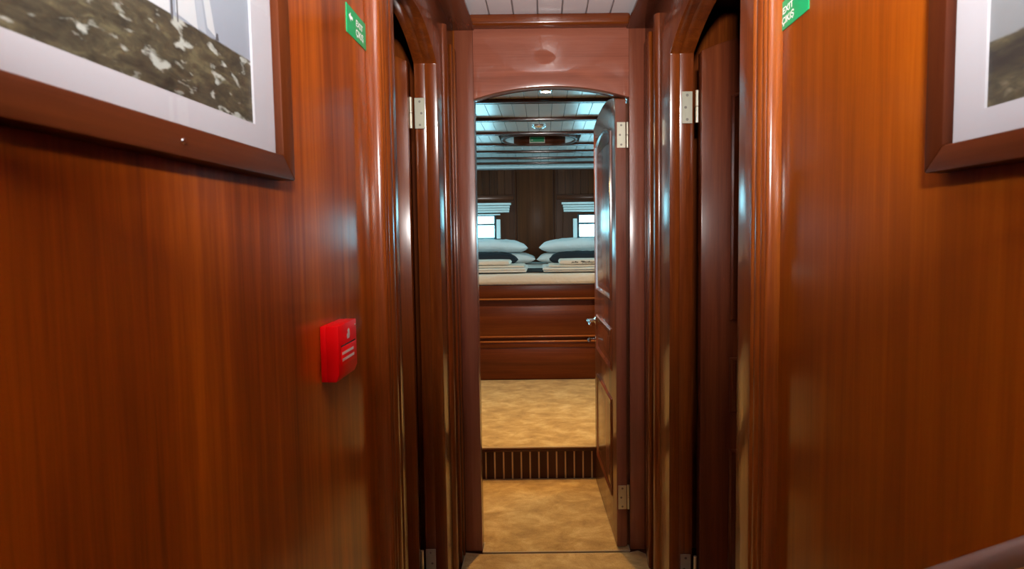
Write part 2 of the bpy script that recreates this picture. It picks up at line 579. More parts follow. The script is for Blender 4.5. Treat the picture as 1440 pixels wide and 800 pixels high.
# soffits along both sides and the boarded ceiling
s1 = struct('trim_7', 'boxed mahogany soffit along the left side of the ceiling', MB().box(XL - .01, -.261, -1.2, YD, 2.098, 2.112), WOOD_Y, .002)
MB().box(XL - .01, -.284, -1.2, YD, 2.112, 2.16).build('soffit_side', WOOD_Y, s1)
s2 = struct('trim_8', 'boxed mahogany soffit along the right side of the ceiling', MB().box(.332, XR + .01, -1.2, YD, 2.098, 2.112), WOOD_Y, .002)
MB().box(.355, XR + .01, -1.2, YD, 2.112, 2.16).build('soffit_side', WOOD_Y, s2)
ce = struct('ceiling', 'white boarded ceiling over corridor and cabin',
            MB().box(-.43, .49, -1.2, YD + .03, ZC + .008, ZC + .03), GROOVE_L)
x = -.289
while x < .35:
    MB().box(x + .0015, x + .0905, -1.2, YD, ZC, ZC + .009).build('plank', WHITE_CORR, ce, .0015, seg=1)
    x += .092
# the roof over everything (keeps daylight to the windows)
struct('ceiling_roof', 'dark deck above the cabins', MB().box(-2.3, 2.1, 2.16, 6.1, 2.30, 2.36).box(-2.3, -.36, -1.26, 2.16, 2.17, 2.36).box(.42, 2.1, -1.26, 2.16, 2.17, 2.36)
       .box(-.43, .49, -1.26, 2.2, 2.17, 2.36), WOOD_DARK)

# floors
fl = struct('floor', 'dark timber floor under the carpets', MB().box(-2.3, 2.1, -1.26, 2.75, -.06, -.012), WOOD_DARK_X)
MB().box(-2.3, 2.1, 2.76, 6.1, -.06, .165).build('raised_floor', WOOD_DARK_X, fl)
# side cabins, closed dark shells
struct('wall_side_cabin_left', 'mahogany lining of the cabin behind the left doorway', MB().box(-2.26, -2.2, -1.2, 3.6, 0, 2.3).box(-2.26, -2.2, 5.6, 6.1, 0, 2.3).box(-2.26, -2.2, 4.4, 4.8, 0, 2.3).box(-2.26, -2.2, 3.6, 4.4, 0, 1.15).box(-2.26, -2.2, 3.6, 4.4, 1.85, 2.3).box(-2.26, -2.2, 4.8, 5.6, 0, 1.15).box(-2.26, -2.2, 4.8, 5.6, 1.85, 2.3).box(-2.2, -.43, .1, .16, 0, 2.2), WOOD_DARK)  # openings added in the bed cabin stretch for the unseen hull windows
struct('wall_side_cabin_right', 'mahogany lining of the cabin behind the right doorway', MB().box(2.0, 2.06, -1.2, 3.6, 0, 2.3).box(2.0, 2.06, 5.6, 6.1, 0, 2.3).box(2.0, 2.06, 4.4, 4.8, 0, 2.3).box(2.0, 2.06, 3.6, 4.4, 0, 1.15).box(2.0, 2.06, 3.6, 4.4, 1.85, 2.3).box(2.0, 2.06, 4.8, 5.6, 0, 1.15).box(2.0, 2.06, 4.8, 5.6, 1.85, 2.3).box(.49, 2.0, .1, .16, 0, 2.2), WOOD_DARK)  # same added hull window openings on this side
# low side linings of the landing
struct('baseboard_left', 'dark board at the left end of the landing', MB().box(-.46, -.40, 2.16, 2.75, -.01, .165), WOOD_DARK)
struct('baseboard_right', 'dark board at the right end of the landing', MB().box(.78, .84, 2.16, 2.75, -.01, .165), WOOD_DARK)

# ------------------------------------------------------------------ carpets
def carpet(name, pts, z0, z1, label):
    o = thing(name, (sum(p[0] for p in pts) / len(pts), sum(p[1] for p in pts) / len(pts), z0), label, 'carpet')
    MB().prism(pts, 'Z', z0, z1).build('pile', CARPET, o, .004)
    n = len(pts)
    mb = MB()
    for i in range(n):
        a, b = pts[i], pts[(i + 1) % n]
        mb.tube([(a[0], a[1], z1 - .004), (b[0], b[1], z1 - .004)], .0035, 6)
    mb.build('binding', BINDING, o, 0, True)
    return o


carpet('corridor_carpet', [(-.335, -1.15), (.398, -1.15), (.398, 2.07), (.372, 2.092), (.335, 2.080), (-.266, 2.080), (-.335, 2.092)], -.012, 0.0,
       'tan carpet of the corridor in front of the door posts')
carpet('landing_carpet', [(-.264, 2.097), (.338, 2.097), (.338, 2.165), (.775, 2.165), (.775, 2.744), (-.395, 2.744), (-.395, 2.165), (-.264, 2.165)], -.012, 0.0,
       'tan carpet of the landing between cabin door and slatted step')
carpet('cabin_carpet', [(-2.19, 2.735), (1.99, 2.735), (1.99, 4.028), (-2.19, 4.028)], .165, .178,
       'golden tan carpet on the raised floor before the bed')

# slatted riser of the step
rs = struct('trim_9', 'dark slatted step riser with pale joints', MB().box(-.40, .78, 2.754, 2.76, -.012, .164), MAPLE)
MB().box(-.40, .78, 2.736, 2.760, .148, .165).build('nosing', WOOD_DARK_X, rs, .003)
xs = -.275 + .0472 * -4 + .0036
while xs < .78:
    a, b = max(xs, -.40), min(xs + .0388, .78)
    if b - a > .006:
        MB().box(a, b, 2.747, 2.755, -.010, .148).build('slat', WOOD_SLAT, rs, .001, seg=1)
    xs += .0472

# ================================================================== SETTING : cabin
# back wall with two windows
YB = 5.95
WL0, WL1, WR0, WR1, WZ0, WZ1 = -1.50, -.535, .383, 1.34, 1.17, 1.527
bw = struct('wall_back', 'dark mahogany bulkhead with two windows behind the bed',
            MB().box(-2.2, 2.0, YB, YB + .06, 0, WZ0).box(-2.2, 2.0, YB, YB + .06, WZ1, 2.3)
            .box(-2.2, WL0, YB, YB + .06, WZ0, WZ1).box(WL1, WR0, YB, YB + .06, WZ0, WZ1).box(WR1, 2.0, YB, YB + .06, WZ0, WZ1), WOOD_DARK)
MB().box(-.293, .112, YB - .03, YB, .95, 2.05).build('panel', WOOD_DARK, bw, .004)
for xa in (-.325, .117):
    MB().box(xa, xa + .028, YB - .018, YB, .95, 2.05).build('panel_strip', WOOD_DARK, bw, .006)
MB().box(.214, .226, YB - .012, YB, .95, 1.55).build('panel_strip', WOOD_DARK, bw, .004)
MB().box(-2.19, -.33, YB - .014, YB, 1.69, 1.75).build('rail', WOOD_DARK_X, bw, .004)
MB().box(.15, 1.99, YB - .014, YB, 1.69, 1.75).build('rail', WOOD_DARK_X, bw, .004)
for side in (-1, 1):
    for k in range(12):
        xa = (-.345 - .085 * (k + 1)) if side < 0 else (.165 + .085 * k)
        MB().box(xa + .001, xa + .084, YB - .006, YB, 1.75, 2.05).build('plank', WOOD_DARK, bw, .003, seg=1)
struct('trim_10', 'white cornice along the top of the bulkhead', MB().box(-2.19, 1.99, YB - .16, YB - .002, 2.028, 2.050), WHITE_GLOSS, .008)


def window(name, label, x0, x1, inner):
    w = MB()
    t = .022
    w.box(x0, x1, YB - .004, YB + .05, WZ0, WZ0 + t).box(x0, x1, YB - .004, YB + .05, WZ1 - t * .6, WZ1)
    w.box(x0, x0 + t, YB - .004, YB + .05, WZ0 + t, WZ1 - t * .6).box(x1 - t, x1, YB - .004, YB + .05, WZ0 + t, WZ1 - t * .6)
    o = struct(name, label, w, WFRAME, .002)
    MB().box(x0 + t, x1 - t, YB + .024, YB + .029, WZ0 + t, WZ1 - t * .6).build('pane', GLASS, o)
    MB().box(x0 + t, x1 - t, YB + .008, YB + .034, 1.412, 1.434).build('glazing_bar', WFRAME, o, .002)
    MB().box(x0 + t, x1 - t, YB + .034, YB + .05, 1.254, 1.276).build('guard_rail', RAIL, o, .003)
    s = 1 if inner > 0 else -1
    xe = x1 if s > 0 else x0
    a, b = sorted((xe + s * .006, xe + s * .050))
    MB().box(a, b, YB - .022, YB - .002, 1.262, 1.478).build('window_stay', BLIND, o, .004)
    if s > 0:
        MB().box(x0, b, YB - .02, YB - .002, WZ1 - .002, WZ1 + .012).build('window_head', BLIND, o, .004)
    return o


window('window_1', 'left stern window above the bed, white bracket on its right', WL0, WL1, 1)
window('window_2', 'right stern window above the bed, white bracket on its left', WR0, WR1, -1)


def blind(label, x0, x1, group=None):
    o = thing('roman_blind', ((x0 + x1) / 2, YB - .03, 1.552), label, 'blind')
    MB().box(x0, x1, YB - .055, YB - .002, 1.636, 1.660).build('headrail', BLIND, o, .004)
    for k, (z, d) in enumerate(((1.606, .062), (1.579, .056), (1.553, .066))):
        pts = [(YB - .004, z), (YB - d, z + .001), (YB - d - .006, z + .010), (YB - d, z + .022), (YB - .01, z + .028)]
        MB().prism(pts, 'X', x0 + .014 + .004 * k, x1 - .014 - .004 * k).build('fold', BLIND, o, .003)
    return o


blind('white folded roman blind above the left stern window', -1.62, -.362)
blind('white folded roman blind above the right stern window', .206, 1.46)

# ceiling boards, split around the hatch
BZ = 2.046
cc = MB().box(-2.2, -.30, 2.16, YB, BZ + .009, BZ + .03).box(.25, 2.0, 2.16, YB, BZ + .009, BZ + .03).box(-.30, .25, 2.16, 3.88, BZ + .009, BZ + .03).box(-.30, .25, 4.33, YB, BZ + .009, BZ + .03)
cc.build('cabin_ceiling_backing', GROOVE, ce)
xs = -2.19
HX0, HX1, HY0, HY1 = -.292, .244, 3.895, 4.315
while xs < 1.98:
    a, b = xs + .001, xs + .0762
    mid = (a + b) / 2
    if HX0 - .02 < mid < HX1 + .02:
        MB().box(a, b, 2.162, HY0 - .006, BZ, BZ + .010).build('plank', WHITE_GLOSS, ce, .0012, seg=1)
        MB().box(a, b, HY1 + .014, YB, BZ, BZ + .010).build('plank', WHITE_GLOSS, ce, .0012, seg=1)
    else:
        MB().box(a, b, 2.162, YB, BZ, BZ + .010).build('plank', WHITE_GLOSS, ce, .0012, seg=1)
    xs += .0775
for yb in (2.47, 2.93, 3.39, 3.855, 4.325, 4.70, 5.09, 5.44):
    MB().box(-2.19, 1.99, yb, yb + .05, 2.028, BZ + .002).build('ceiling_beam', WOOD_BEAM, ce, .003)


def stadium(x0, x1, y0, y1, r, n=10):
    pts = []
    for cx, cy, t0 in ((x1 - r, y1 - r, 0), (x0 + r, y1 - r, PI / 2), (x0 + r, y0 + r, PI), (x1 - r, y0 + r, 1.5 * PI)):
        pts += [(cx + r * math.cos(t0 + PI / 2 * k / n), cy + r * math.sin(t0 + PI / 2 * k / n)) for k in range(n + 1)]
    return pts


h = thing('ceiling_hatch', (-.024, 4.105, 2.03), 'oval dark skylight recess between the ceiling beams above the bed', 'hatch')


def ring(outer, inner, z0, z1):
    n = len(outer)
    vs = [(p[0], p[1], z) for z in (z0, z1) for p in outer] + [(p[0], p[1], z) for z in (z0, z1) for p in inner]
    fs = []
    for i in range(n):
        j = (i + 1) % n
        fs += [(i, j, n + j, n + i), (2 * n + i, 3 * n + i, 3 * n + j, 2 * n + j), (i, 2 * n + i, 2 * n + j, j), (n + i, n + j, 3 * n + j, 3 * n + i)]
    return MB().add(vs, fs)


so, si = stadium(-.315, .267, 3.880, 4.338, .20), stadium(-.289, .241, 3.905, 4.318, .19)
ring(so, si, 2.024, 2.052).build('rim', WOOD_DARK, h, .002)
so2, si2 = stadium(-.300, .252, 3.892, 4.331, .195), stadium(-.289, .241, 3.905, 4.318, .19)
ring(so2, si2, 2.052, 2.27).build('liner', WOOD_DARK, h, 0, True)
MB().prism(so2, 'Z', 2.27, 2.29).build('hatch_lid', BLACK, h)
for sx in (-1, 1):      # pale ends painted in for window light reflected on the liner
    arc = [p for p in si2 if sx * (p[0] + .024) > .205]
    if sx > 0:
        k0 = max(range(len(arc)), key=lambda k: (Vector(arc[k]) - Vector(arc[k - 1])).length)
        arc = arc[k0:] + arc[:k0]
    n = len(arc)
    inn = [(-.024 + (p[0] + .024) * .985, 4.1115 + (p[1] - 4.1115) * .985) for p in arc]
    MB().prism(arc + inn[::-1], 'Z', 2.032, 2.25).build('end_reflection', WHITE_GLOSS, h, 0, True)


def exit_sign(label, size, origin, right, up, normal, arrow_left, words=True, border=False, hang=None):
    """flat green plate, centre at origin"""
    o, r, u, n = Vector(origin), Vector(right), Vector(up), Vector(normal)
    w, hh = size
    root = thing('exit_sign', o - u * hh / 2, label, 'sign')
    t = .0018

    def slab(w2, h2, d0, d1, du=0, dr=0):
        vs = []
        for d in (d0, d1):
            for a, b in ((-1, -1), (1, -1), (1, 1), (-1, 1)):
                vs.append(o + r * (dr + a * w2 / 2) + u * (du + b * h2 / 2) + n * d)
        return MB().add(vs, [(0, 1, 2, 3), (7, 6, 5, 4), (0, 4, 5, 1), (1, 5, 6, 2), (2, 6, 7, 3), (3, 7, 4, 0)])
    if border:
        slab(w, hh, 0, t).build('sign_border', SCREEN_W, root)
        slab(w * .90, hh * .74, t, t + .001, hh * .07).build('sign_face', GREEN, root)
    else:
        slab(w, hh, 0, t).build('plate', GREEN, root, .0004, seg=1)
    q = t + (.0014 if border else .0004)
    s = -1 if arrow_left else 1
    # block arrow with a shaft
    ar = [(s * .5, 0), (0, .5), (0, .17), (-s * .5, .17), (-s * .5, -.17), (0, -.17), (0, -.5)]
    aw = hh * (.40 if not border else .3)
    ac = o + r * (s * w * (.31 if not border else .33)) + u * (hh * .13 if not border else 0) + n * q
    flat([(a * aw, b * aw * .85) for a, b in ar], ac, r, u).build('arrow', WHITE, root)
    if words:
        tc = o + r * (-s * w * .14) + n * q
        place(text_mesh('EXIT', .02, bold=.0005), tc + u * hh * .15, r, u, w * .36, hh * .23).build('lettering', WHITE, root)
        place(text_mesh('ÇIKIŞ', .02, bold=.0005), tc - u * hh * .22, r, u, w * .40, hh * .33).build('lettering', WHITE, root)
    return root


# left wall reads towards +Y, right wall reads towards -Y
exit_sign('green exit sign on the left wall beside the ribbed moulding, arrow pointing left', (.104, .053), (XL, 1.047, 1.706), (0, 1, 0), (0, 0, 1), (1, 0, 0), True)
exit_sign('green exit sign on the right wall beside the ribbed moulding, arrow pointing right', (.108, .049), (XR, .898, 1.672), (0, -1, 0), (0, 0, 1), (-1, 0, 0), False)
exit_sign('small green exit sign inside the ceiling hatch above the bed', (.125, .05), (-.043, 4.312, 2.066), (1, 0, 0), (0, 0, 1), (0, -1, 0), True, words=False, border=True)

# ================================================================== DOORS
def offset_poly(pts, d):
    """inset a counter-clockwise polygon by d (mitred)"""
    n = len(pts)
    out = []
    for i in range(n):
        p0, p1, p2 = Vector(pts[i - 1]), Vector(pts[i]), Vector(pts[(i + 1) % n])
        e1, e2 = (p1 - p0).normalized(), (p2 - p1).normalized()
        n1, n2 = Vector((-e1.y, e1.x)), Vector((-e2.y, e2.x))
        b = n1 + n2
        b = b / max(b.dot(n1), .2)
        out.append(tuple(p1 + b * d))
    return out


def rings(outline, levels, face, sgn):
    """nested inset rings: levels = (inset, height above the face)"""
    mb = MB()
    n = len(outline)
    vs, fs = [], []
    for ins, ht in levels:
        vs += [(p[0], face + sgn * ht, p[1]) for p in offset_poly(outline, ins)]
    for k in range(len(levels) - 1):
        for i in range(n):
            j = (i + 1) % n
            fs.append((k * n + i, k * n + j, (k + 1) * n + j, (k + 1) * n + i))
    fs.append(tuple((len(levels) - 1) * n + i for i in range(n)))
    return mb.add(vs, fs)


def panel_door(name, label, loc, rz, width, zs, rise, z0, panels, handle_side=1, handle_u=None, wood_m=None, key_side=None):
    wood_m = wood_m or WOOD_Z
    """leaf in local coordinates: u along X from the hinge edge, thickness along Y, z up"""
    d = thing(name, loc, label, 'door', None, rz, local=True, kind='structure')
    T = .042
    out = [(0, z0), (width, z0), (width, zs)] + list(reversed(arch_pts(0, width, zs, rise, 18)))[1:-1] + [(0, zs)]
    MB().prism(out, 'Y', -T / 2, T / 2).build('door_leaf', wood_m, d, .002)
    st = .092
    for k, (pz0, pz1, pr) in enumerate(panels):
        if pr:
            ol = [(st, pz0), (width - st, pz0), (width - st, pz1)] + list(reversed(arch_pts(st, width - st, pz1, pr, 14)))[1:-1] + [(st, pz1)]
        else:
            ol = [(st, pz0), (width - st, pz0), (width - st, pz1), (st, pz1)]
        for s in (1, -1):
            m = rings(ol, [(0, -.001), (.001, .005), (.007, .0085), (.014, .006), (.019, .0015), (.026, .001), (.060, .007)], s * T / 2, s)
            m.build('panel', wood_m, d, 0, True)
    hu = handle_u or width - .05
    for s in (1, -1):
        f = s * T / 2
        hz = .862
        MB().lathe([(.004, -.003), (.022, -.003), (.022, .006), (.012, .010), (.009, .012)], (hu, f + s * 0, hz), 'Y', 20).build('handle_rose', CHROME, d, 0, True)
        lev = [(hu, f, hz), (hu, f + s * .036, hz), (hu - .012, f + s * .046, hz + .001), (hu - .05, f + s * .050, hz + .006), (hu - .10, f + s * .048, hz + .002), (hu - .118, f + s * .046, hz - .004)]
        MB().tube(lev, [.009, .008, .009, .008, .0075, .006], 10).build('door_lever', CHROME, d, 0, True)
        MB().lathe([(.003, -.003), (.015, -.003), (.014, .006), (.007, .008)], (hu, f, hz - .095), 'Y', 16).build('key_escutcheon', CHROME, d, 0, True)
        if key_side == s:
            k = MB().box(hu - .0015, hu + .0015, min(f, f + s * .03), max(f, f + s * .03), hz - .098, hz - .092)
            k.lathe([(.0105, -.0015), (.0105, .0015)], (hu, f + s * .036, hz - .101), 'X', 14)
            k.build('key', CHROME, d, 0, True)
    return d


def hinge_on(door, label, cx, cy, z0, wdir, width, kn, nrm):
    """hinge plate in the door's local coordinates: plate from (cx,cy) along wdir, facing nrm; knuckle at kn"""
    p, w, n = Vector((cx, cy, 0)), Vector((*wdir, 0)), Vector((*nrm, 0))
    H = .100
    vs = []
    for dd in (0, .0025):
        for a, b in ((0, 0), (width, 0), (width, H), (0, H)):
            vs.append(p + w * a + n * dd + Vector((0, 0, z0 + b)))
    pl = MB().add(vs, [(0, 1, 2, 3), (7, 6, 5, 4), (0, 4, 5, 1), (1, 5, 6, 2), (2, 6, 7, 3), (3, 7, 4, 0)]).build('hinge', STEEL, door, .0006, seg=1)
    for a, b in ((0, .049), (.051, .10)):
        MB().lathe([(.0052, a), (.0052, b)], (kn[0], kn[1], z0), 'Z', 14).build('knuckle', STEEL, pl, 0, True)
    for a, b in ((.5, .088), (.35, .05), (.5, .012)):
        c = p + w * (width * a) + n * .0026 + Vector((0, 0, z0 + b))
        ax = 'X' if abs(nrm[0]) > .5 else 'Y'
        MB().lathe([(.0044, -.0008), (.0036, .0006)], c, ax, 12).build('screw', SCREW, pl)
    return pl


PN = [(1.02, 1.725, .04), (.72, .90, 0), (.175, .60, 0)]
# cabin door: hinged on the right post, swung into the cabin
thA = math.atan2(.9989, -.0466)
c0 = Vector((.288, 2.108)) + Vector((.9989, .0466)) * .021
d1 = panel_door('door_1', 'open arched mahogany door leading to the bed cabin, chrome lever on its face', (c0.x, c0.y, 0), thA, .603, 1.832, .045, .008, PN, wood_m=WOOD_DOOR_C, key_side=1)
MB().box(-.0012, .0005, -.0205, .0205, .012, 1.828).build('edge_lipping', WOOD_POST, d1)
for z in (1.640, .168):
    hinge_on(d1, '', -.0014, .015, z, (0, -1), .034, (-.001, -.027), (-1, 0))
# left side cabin door, opened square into that cabin
d2 = panel_door('door_2', 'mahogany door standing open behind the left doorway', (-.436, 1.752, 0), PI, .49, 1.865, .06, .008, PN)
for z in (1.655, .118):
    hinge_on(d2, '', -.013 - .036, -.0125, z, (1, 0), .034, (-.004, -.004), (0, 1))
# right side cabin door
d3 = panel_door('door_3', 'mahogany door standing open behind the right doorway', (.4985, 1.688, 0), 0, .59, 1.865, .06, .008, PN, wood_m=WOOD_DOOR_SHADE)
for z in (1.649, .128):
    hinge_on(d3, '', -.013 - .041, .014, z, (1, 0), .034, (-.008, .002), (0, -1))

# ================================================================== PICTURES
def picture(label, xw, nx, y0, y1, z0, z1, my, mz, fw_, photo, extras=None, screw=None):
    root = thing('picture_frame', (xw, (y0 + y1) / 2, z0), label, 'picture')
    T = .026

    def xs_(a, b):
        return tuple(sorted((xw + nx * a, xw + nx * b)))
    fr = fw_
    a, b = xs_(.001, T)

    def member(pts):
        return MB().prism(pts, 'X', a, b).build('frame_member', WOOD_FRAME if pts[0][1] == pts[1][1] else WOOD_FRAME_Z, root, .002)
    member([(y0, z0), (y1, z0), (y1 - fr, z0 + fr), (y0 + fr, z0 + fr)])
    member([(y0, z1), (y1, z1), (y1 - fr, z1 - fr), (y0 + fr, z1 - fr)])
    member([(y0, z0), (y0, z1), (y0 + fr, z1 - fr), (y0 + fr, z0 + fr)])
    member([(y1, z0), (y1, z1), (y1 - fr, z1 - fr), (y1 - fr, z0 + fr)])
    iy0, iy1, iz0, iz1 = y0 + fr - .002, y1 - fr + .002, z0 + fr - .002, z1 - fr + .002
    a, b = xs_(.004, .012)
    MB().box(a, b, iy0, iy1, iz0, iz1).build('backing', MAT_BOARD, root)
    py0, py1, pz0, pz1 = y0 + fr + my, y1 - fr - my, z0 + fr + mz, z1 - fr - mz
    a, b = xs_(.0125, .0155)
    mt = MB()
    mt.box(a, b, iy0, py0, iz0, iz1).box(a, b, py1, iy1, iz0, iz1).box(a, b, py0, py1, iz0, pz0).box(a, b, py0, py1, pz1, iz1)
    mt.build('mat', MAT_BOARD, root)
    a, b = xs_(.012, .0128)
    pr = MB().box(a, b, py0 - .001, py1 + .001, pz0 - .001, pz1 + .001).build('photo_print', photo, root)
    if extras:
        extras(pr, xw + nx * .0131, nx, py0, py1, pz0, pz1)
    a, b = xs_(.0185, .0195)
    MB().box(a, b, iy0, iy1, iz0, iz1).build('glass', PGLASS, root)
    if screw:
        MB().lathe([(.0035, 0), (.0028, nx * .0015)], (xw + nx * T, screw[0], screw[1]), 'X', 12).build('screw', CHROME, root)
    return root


LZ0 = 1.3765
SAIL = simple('printed_sail', (.36, .38, .40), .6)
SAIL2 = simple('printed_sail_shade', (.26, .29, .33), .6)
MAST = simple('printed_mast', (.06, .06, .065), .6)
ROCKP = simple('printed_boom', (.04, .038, .036), .6)


def ship(pr, x, nx, py0, py1, pz0, pz1):
    def poly(pts, dx, m, nm):
        MB().add([(x + nx * dx, a, b) for a, b in pts], [tuple(range(len(pts)))]).build(nm, m, pr)
    hz = 1.511
    poly([(.455, hz), (.505, hz), (.50, hz + .16), (.485, hz + .19)], .0001, SAIL, 'printed_sail')
    poly([(.512, hz + .004), (.545, hz), (.525, hz + .16)], .0001, SAIL, 'printed_sail')
    poly([(.545, hz + .002), (.558, hz), (.535, hz + .13)], .0001, SAIL2, 'printed_sail')
    poly([(.560, hz + .008), (.574, hz + .003), (.545, hz + .13), (.542, hz + .11)], .0001, SAIL, 'printed_sail')
    poly([(.506, hz - .004), (.509, hz - .004), (.507, hz + .2), (.505, hz + .2)], .0002, MAST, 'printed_mast')
    poly([(.514, hz - .004), (.516, hz - .004), (.514, hz + .2), (.513, hz + .2)], .0002, MAST, 'printed_mast')
    poly([(.573, hz), (.579, hz + .001), (.578, hz + .008), (.575, hz + .008)], .0002, MAST, 'printed_hull')


def boom(pr, x, nx, py0, py1, pz0, pz1):
    def poly(pts, dx, m, nm):
        MB().add([(x + nx * dx, a, b) for a, b in pts], [tuple(range(len(pts)))]).build(nm, m, pr)
    poly([(.468, 1.499), (.468, 1.502), (.42, 1.508), (.38, 1.51), (.38, 1.503)], .0001, ROCKP, 'printed_boom')
    poly([(.452, 1.470), (.446, 1.482), (.434, 1.487), (.42, 1.482), (.415, 1.470)], .0001, ROCKP, 'printed_rock')


# print heights are given relative to the frame's base, where the print's origin sits
PH_L = photo_mat('photo_shore_and_ship', 1.511 - LZ0, (.014, .011, .006), (.045, .036, .019), (.085, .074, .038), (.32, .34, .31), (.20, .225, .27), (.25, .29, .33))
PH_R = photo_mat('photo_grey_shore', 1.469 - 1.3585, (.016, .013, .011), (.055, .046, .026), (.095, .08, .04), (.13, .115, .075), (.155, .165, .175), (.19, .205, .22), band=(.0895, .014), sc=.7)
picture('framed ship and rocky shore photograph on the left wall above the red call point', XL, 1, -.02, .7165, LZ0, 1.90, .046, .030, .030, PH_L, ship, (.496, 1.391))
picture('framed grey shore photograph on the right wall', XR, -1, .0, .5496, 1.3585, 1.86, .036, .027, .025, PH_R, boom)

# ================================================================== FIRE CALL POINT
cp = thing('fire_call_point', (XL, .873, 1.069), 'red fire alarm call point box on the left wall', 'alarm')
x0, x1 = XL + .0008, XL + .030
y0, y1, z0, z1 = .8325, .914, 1.067, 1.158
MB().box(x0, XL + .0098, y0 + .0004, y1 - .0004, z0 + .0004, z1 - .0004).build('back_box', RED, cp, .0006)
pts = [(XL + .010, z0), (XL + .025, z0), (x1, z0 + .012), (x1, z1), (XL + .010, z1)]
MB().prism([(a, b) for a, b in pts], 'Y', y0, y1).build('cover', RED, cp, .0012)
MB().box(x1 - .001, x1 + .0012, y0 + .010, y1 - .006, z0 + .024, z1 - .036).build('press_plate', RED2, cp, .001)
MB().box(x1 - .001, x1 + .0008, y0 + .010, y1 - .008, z1 - .0365, z1 - .034).build('shadow_slot', BLACK, cp)
for k, (yy, ww) in enumerate(((.870, .052), (.870, .052))):
    zz = z1 - .047 - .0105 * k
    mb = MB()
    a = yy - ww / 2
    rnd = random.Random(k)
    while a < yy + ww / 2 - .002:
        w = rnd.uniform(.0022, .0042)
        mb.box(x1 + .0012, x1 + .0015, a, a + w, zz - .0022, zz + .0022)
        a += w + .0009
    mb.build('printed_line', WHITE, cp)
ic = [(-.006, -.008), (.004, -.008), (.007, -.002), (.006, .006), (.002, .009), (-.004, .006), (-.002, .002), (-.007, -.001)]
flat(ic, (x1 + .0004, .875, z1 - .019), (0, 1, 0), (0, 0, 1)).build('flame_emblem', WHITE, cp)
MB().lathe([(.0016, 0), (.0012, .0008)], (x1, y1 - .006, z1 - .010), 'X', 10).build('screw', CHROME, cp)

# ================================================================== LAMPS
def fixture(name, label, c, r, mats, dome):
    o = thing(name, c, label, 'lamp')
    MB().lathe([(r * .80, 0), (r * .80, -.006), (r * .86, -.010), (r * .97, -.007), (r, 0)], c, 'Z', 36, False).build('lamp_ring', mats[0], o, 0, True)
    pr = [(r * .84 * math.cos(t), -.003 - dome * math.sin(t)) for t in [PI / 2 * k / 8 for k in range(9)]]
    MB().lathe(pr, c, 'Z', 36, False).build('lamp_lens', mats[1], o, 0, True)
    return o


def bulb(o, dz, power, col, r, kind='POINT'):
    d = bpy.data.lights.new(o.name, kind)
    d.energy = power
    d.color = col
    if kind == 'SPOT':
        d.spot_size = math.radians(104)
        d.spot_blend = .7
    if kind == 'AREA':
        d.shape = 'DISK'
        d.size = r
    else:
        d.shadow_soft_size = r
    lo = bpy.data.objects.new('bulb', d)
    COL.objects.link(lo)
    lo.location = (0, 0, dz)
    lo.parent = o


fixture('ceiling_lamp', 'unlit domed lamp on the corridor ceiling before the cabin door', (.0, 1.56, ZC), .088, (LAMP_RING, LAMP_DOME), .075)
for lab, c in (('lit white downlight on the cabin ceiling just inside the door', (.02, 2.775, BZ)),
               ('unseen cabin downlight added for warm light, left of the door', (-1.35, 3.15, BZ)),  # this one and the next are unseen lamps added for warm light
               ('unseen cabin downlight added for warm light, right of the door', (.95, 3.15, BZ))):
    o = fixture('ceiling_downlight', lab, c, .032, (CHROME, LAMP), .006)
    if c[0] == .02:
        bulb(o, -.014, 95, AMBER, .03, 'SPOT')
    else:
        bulb(o, -.012, 13, AMBER, .12, 'AREA')
fixture('ceiling_downlight', 'unlit chrome downlight before the oval ceiling hatch', (-.024, 3.66, BZ), .050, (CHROME, CHROME), .020)

# ================================================================== BED
BX0, BX1, BY = -1.35, 1.17, 4.03
bed = thing('bed', ((BX0 + BX1) / 2, BY + .9, .178), 'built-in mahogany bed platform with moulded front', 'bed')
MB().box(BX0, BX1, BY + .03, YB - .04, .178, .905).build('base', WOOD_BED, bed)
MB().box(BX0, BX1, BY + .008, BY + .03, .178, .428).build('lower_panel', WOOD_BED, bed, .002)
MB().box(BX0, BX1, BY, BY + .03, .428, .474).build('front_rail', WOOD_BED, bed, .004)
MB().box(BX0, BX1, BY + .012, BY + .03, .480, .512).build('front_groove', WOOD_BED, bed, .002)
MB().box(BX0, BX1, BY + .002, BY + .03, .520, .752).build('drawer_front', WOOD_BED, bed, .003)
MB().box(BX0, BX1, BY + .016, BY + .03, .752, .803).build('front_groove', WOOD_DARK_X, bed)
MB().box(BX0, BX1, BY, BY + .03, .813, .913).build('top_rail', WOOD_BED, bed, .003)
for z in (.4775, .5165, .808):
    MB().tube([(BX0, BY - .004, z), (BX1, BY - .004, z)], .0075, 10).build('bead_moulding', BEAD_LIT, bed, 0, True)


